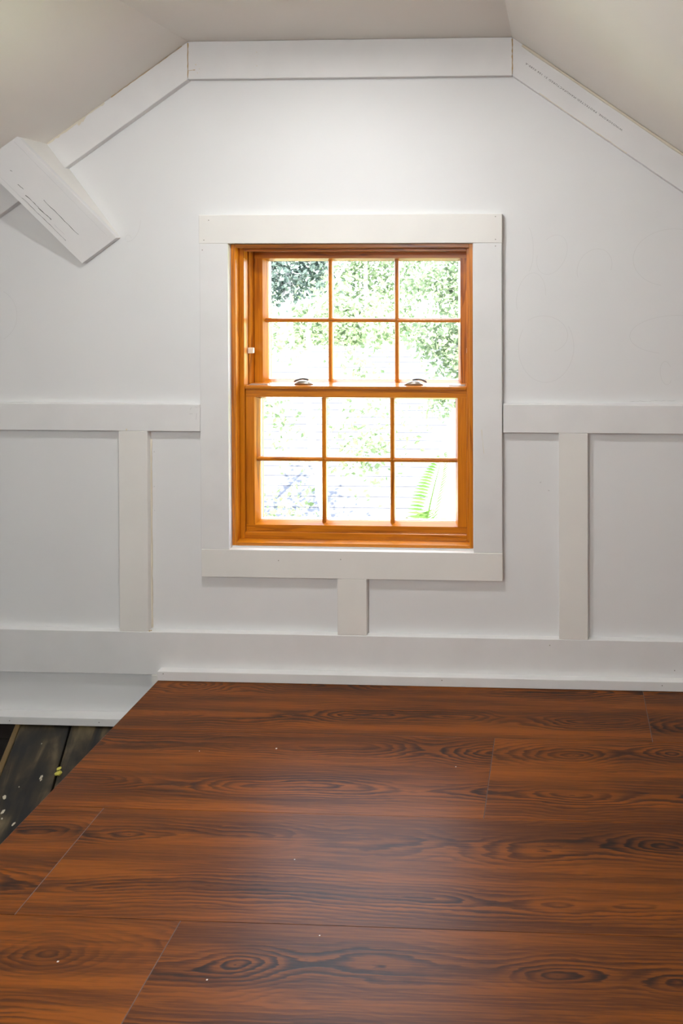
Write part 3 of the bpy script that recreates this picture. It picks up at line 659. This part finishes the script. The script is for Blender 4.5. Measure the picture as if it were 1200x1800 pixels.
def leaves_mesh(name, centers, size, npc, spread, mat, parent, droop=.5):
    """clusters of small folded leaves, each leaf its own little shape"""
    vs, fs = [], []
    for c, rad in centers:
        for _ in range(npc):
            d = Vector((random.gauss(0, 1), random.gauss(0, 1), random.gauss(0, .8))); d = d.normalized() * rad * random.random() ** .45
            p = c + d; ax = Vector((random.gauss(0, 1), random.gauss(0, 1), random.gauss(-droop, .7))).normalized(); sd_ = ax.orthogonal().normalized()
            sd_ = (Matrix.Rotation(random.uniform(0, 6.28), 3, ax) @ sd_); up = ax.cross(sd_); s = size * random.uniform(.6, 1.3)
            b0 = len(vs)
            vs += [p, p + ax * s * .5 + sd_ * s * .3 + up * s * .08, p + ax * s, p + ax * s * .5 - sd_ * s * .3 + up * s * .08]
            fs += [(b0, b0 + 1, b0 + 2), (b0, b0 + 2, b0 + 3)]
    me = bpy.data.meshes.new(name); w0 = wloc(parent); me.from_pydata([v - w0 for v in vs], [], fs)
    o = link(name, me, mat, parent, w0); o['kind'] = 'stuff'; return o
def tree(name, base, label, limbs, mat, size, npc, clus, crad, extra=()):
    """limbs: list of ([points], [radii]); leaf clusters gather along the outer limbs"""
    t = empty(name, base); tag(t, label, 'tree', 'trees outside the window')
    cents = []
    for i, (pts, rad) in enumerate(limbs):
        pts = [Vector(p) for p in pts]; fine = []
        for a_, b_ in zip(pts, pts[1:]):
            for q in range(4): fine.append(a_.lerp(b_, q / 4) + Vector((random.uniform(-1, 1), random.uniform(-1, 1), 0)) * rad[0] * .35)
        fine.append(pts[-1]); rr = [rad[0] + (rad[1] - rad[0]) * q / (len(fine) - 1) for q in range(len(fine))]
        bm = bmesh.new(); tube(bm, [p - Vector(base) for p in fine], rr, 8)
        link('trunk' if i == 0 else 'branch', finish(bm, 'limb'), 'bark', t, base, smooth=True)
        if i: cents += [(fine[q], crad * random.uniform(.6, 1.1)) for q in range(len(fine) // 2, len(fine))]
    for c, rad, cnt in extra:
        for _ in range(cnt):
            d = Vector((random.gauss(0, 1), random.gauss(0, 1), random.gauss(0, 1))).normalized() * random.random() ** .4
            cents.append((Vector(c) + Vector((d.x * rad[0], d.y * rad[1], d.z * rad[2])), crad * random.uniform(.5, 1.1)))
    leaves_mesh('foliage', cents, size, npc, 0, mat, t)
    return t
def at(px, py, Y):                                   # a point of the garden at distance Y beyond the wall
    d = fwd + r2 * ((px - CX) / FPX) + d2 * ((py - CY) / FPX); return CAM + d * ((Y - CAM.y) / d.y)
def limb(Y, *pp, dy=0): return [at(px, py, Y + dy * i) for i, (px, py) in enumerate(pp)]
# young tree standing between the window and the neighbour's roof
b0 = at(590, 1200, 3.4); b0.z = ZG
tree('garden_tree', b0, 'slender leafy tree between the window and the grey roof',
     [([b0] + limb(3.4, (578, 930), (552, 800), (532, 660)), (.05, .028)), (limb(3.4, (560, 850), (500, 770), (478, 700), dy=.1), (.018, .006)),
      (limb(3.4, (552, 800), (600, 720), (640, 640), (650, 560), dy=.1), (.02, .006)), (limb(3.4, (532, 660), (505, 610), (490, 590)), (.016, .005)),
      (limb(3.4, (532, 660), (545, 560), (600, 480), (640, 400), dy=.15), (.024, .006)), (limb(3.4, (565, 860), (640, 800), (700, 740), dy=.12), (.014, .005))],
     'leaf', .055, 26, 0, .26, extra=((at(640, 760, 3.5), (.42, .25, .45), 16), (at(500, 890, 3.5), (.35, .3, .16), 8), (at(590, 560, 3.5), (.5, .3, .3), 14)))
b1 = at(650, 700, 16.5); b1.z = ZG
tree('broadleaf_tree', b1, 'large pale green tree behind the neighbouring roof',
     [([b1] + limb(16.5, (652, 620), (648, 540)), (.2, .12)), (limb(16.5, (650, 600), (610, 520), (580, 450)), (.09, .03)), (limb(16.5, (648, 545), (690, 480), (720, 420)), (.08, .03)), (limb(16.5, (648, 545), (640, 460), (650, 380)), (.08, .03))],
     'leaf3', .17, 60, 0, .75, extra=((at(640, 500, 17), (3.0, 1.3, 2.2), 70), (at(560, 580, 17), (2.8, .8, .6), 24)))
b2 = at(500, 700, 12.6); b2.z = ZG
tree('evergreen_tree', b2, 'dark blue-green tree at the upper left of the window view',
     [([b2] + limb(12.6, (505, 600), (510, 480)), (.2, .12)), (limb(12.6, (508, 540), (480, 470), (460, 420)), (.08, .03)), (limb(12.6, (508, 520), (540, 470), (560, 430)), (.08, .03))],
     'leaf2', .13, 70, 0, .55, extra=((at(515, 480, 12.6), (.8, .5, .85), 26),))
b3 = at(1080, 800, 2.2); b3.z = ZG
tree('fruit_tree', b3, 'bright green tree at the right of the window view',
     [([b3] + limb(2.2, (975, 760), (930, 640), (900, 520)), (.06, .03)), (limb(2.2, (955, 700), (860, 640), (780, 600), (735, 590)), (.024, .008)), (limb(2.2, (930, 640), (850, 540), (780, 500), (720, 480)), (.024, .008)),
      (limb(2.2, (905, 540), (850, 460), (760, 420)), (.022, .008)), (limb(2.2, (965, 740), (880, 690), (800, 690), (760, 700)), (.02, .006))],
     'leaf3', .045, 60, 0, .20, extra=((at(800, 560, 2.3), (.27, .22, .42), 30),))
# palm below the window, one frond reaching up into the lower right pane
pb = at(735, 1000, 2.4); pt = Vector(pb); pb = Vector((pt.x, pt.y, ZG))
palm = empty('palm', pb); tag(palm, 'palm with feathery fronds just outside the lower right panes', 'palm')
bm = bmesh.new(); tube(bm, [Vector((0, 0, 0)), (pt - pb) * .5 + Vector((.03, 0, 0)), pt - pb], [.09, .08, .06], 10); link('trunk', finish(bm, 'trunk'), 'bark', palm, pb, smooth=True)
def frond(tipv, sag, nl=34, ll=.26):
    bm = bmesh.new(); P_ = []
    for i in range(nl + 1):
        t = i / nl; P_.append((pt + (tipv - pt) * t + Vector((0, 0, sag * math.sin(t * math.pi)))) - pt)
    tube(bm, P_, [.010 * (1 - .8 * i / nl) for i in range(nl + 1)], 5)
    for i in range(3, nl):
        t = i / nl; d = (P_[i + 1] - P_[i - 1]).normalized(); side = d.cross(Vector((0, 0, 1))); side = side.normalized() if side.length > .05 else Vector((1, 0, 0)); up = side.cross(d)
        L_ = ll * math.sin(math.pi * (.12 + .85 * t)) ** .7
        for s in (-1, 1):
            e = P_[i] + (side * s * .85 + d * .5 + up * .12).normalized() * L_ - Vector((0, 0, L_ * .18)); w_ = d * .009
            mid = P_[i].lerp(e, .5) + up * .01
            q = [bm.verts.new(P_[i] - w_ * .5), bm.verts.new(mid - w_), bm.verts.new(e), bm.verts.new(mid + w_)]; bm.faces.new(q)
    link('frond', finish(bm, 'frond'), 'frond', palm, pt)
frond(at(778, 800, 2.3), .06)
for aa in range(8):
    an = aa / 8 * 6.283 + .5; frond(pt + Vector((math.cos(an) * .48, math.sin(an) * .40 + .1, -.12 + .1 * (aa % 3))), .2)
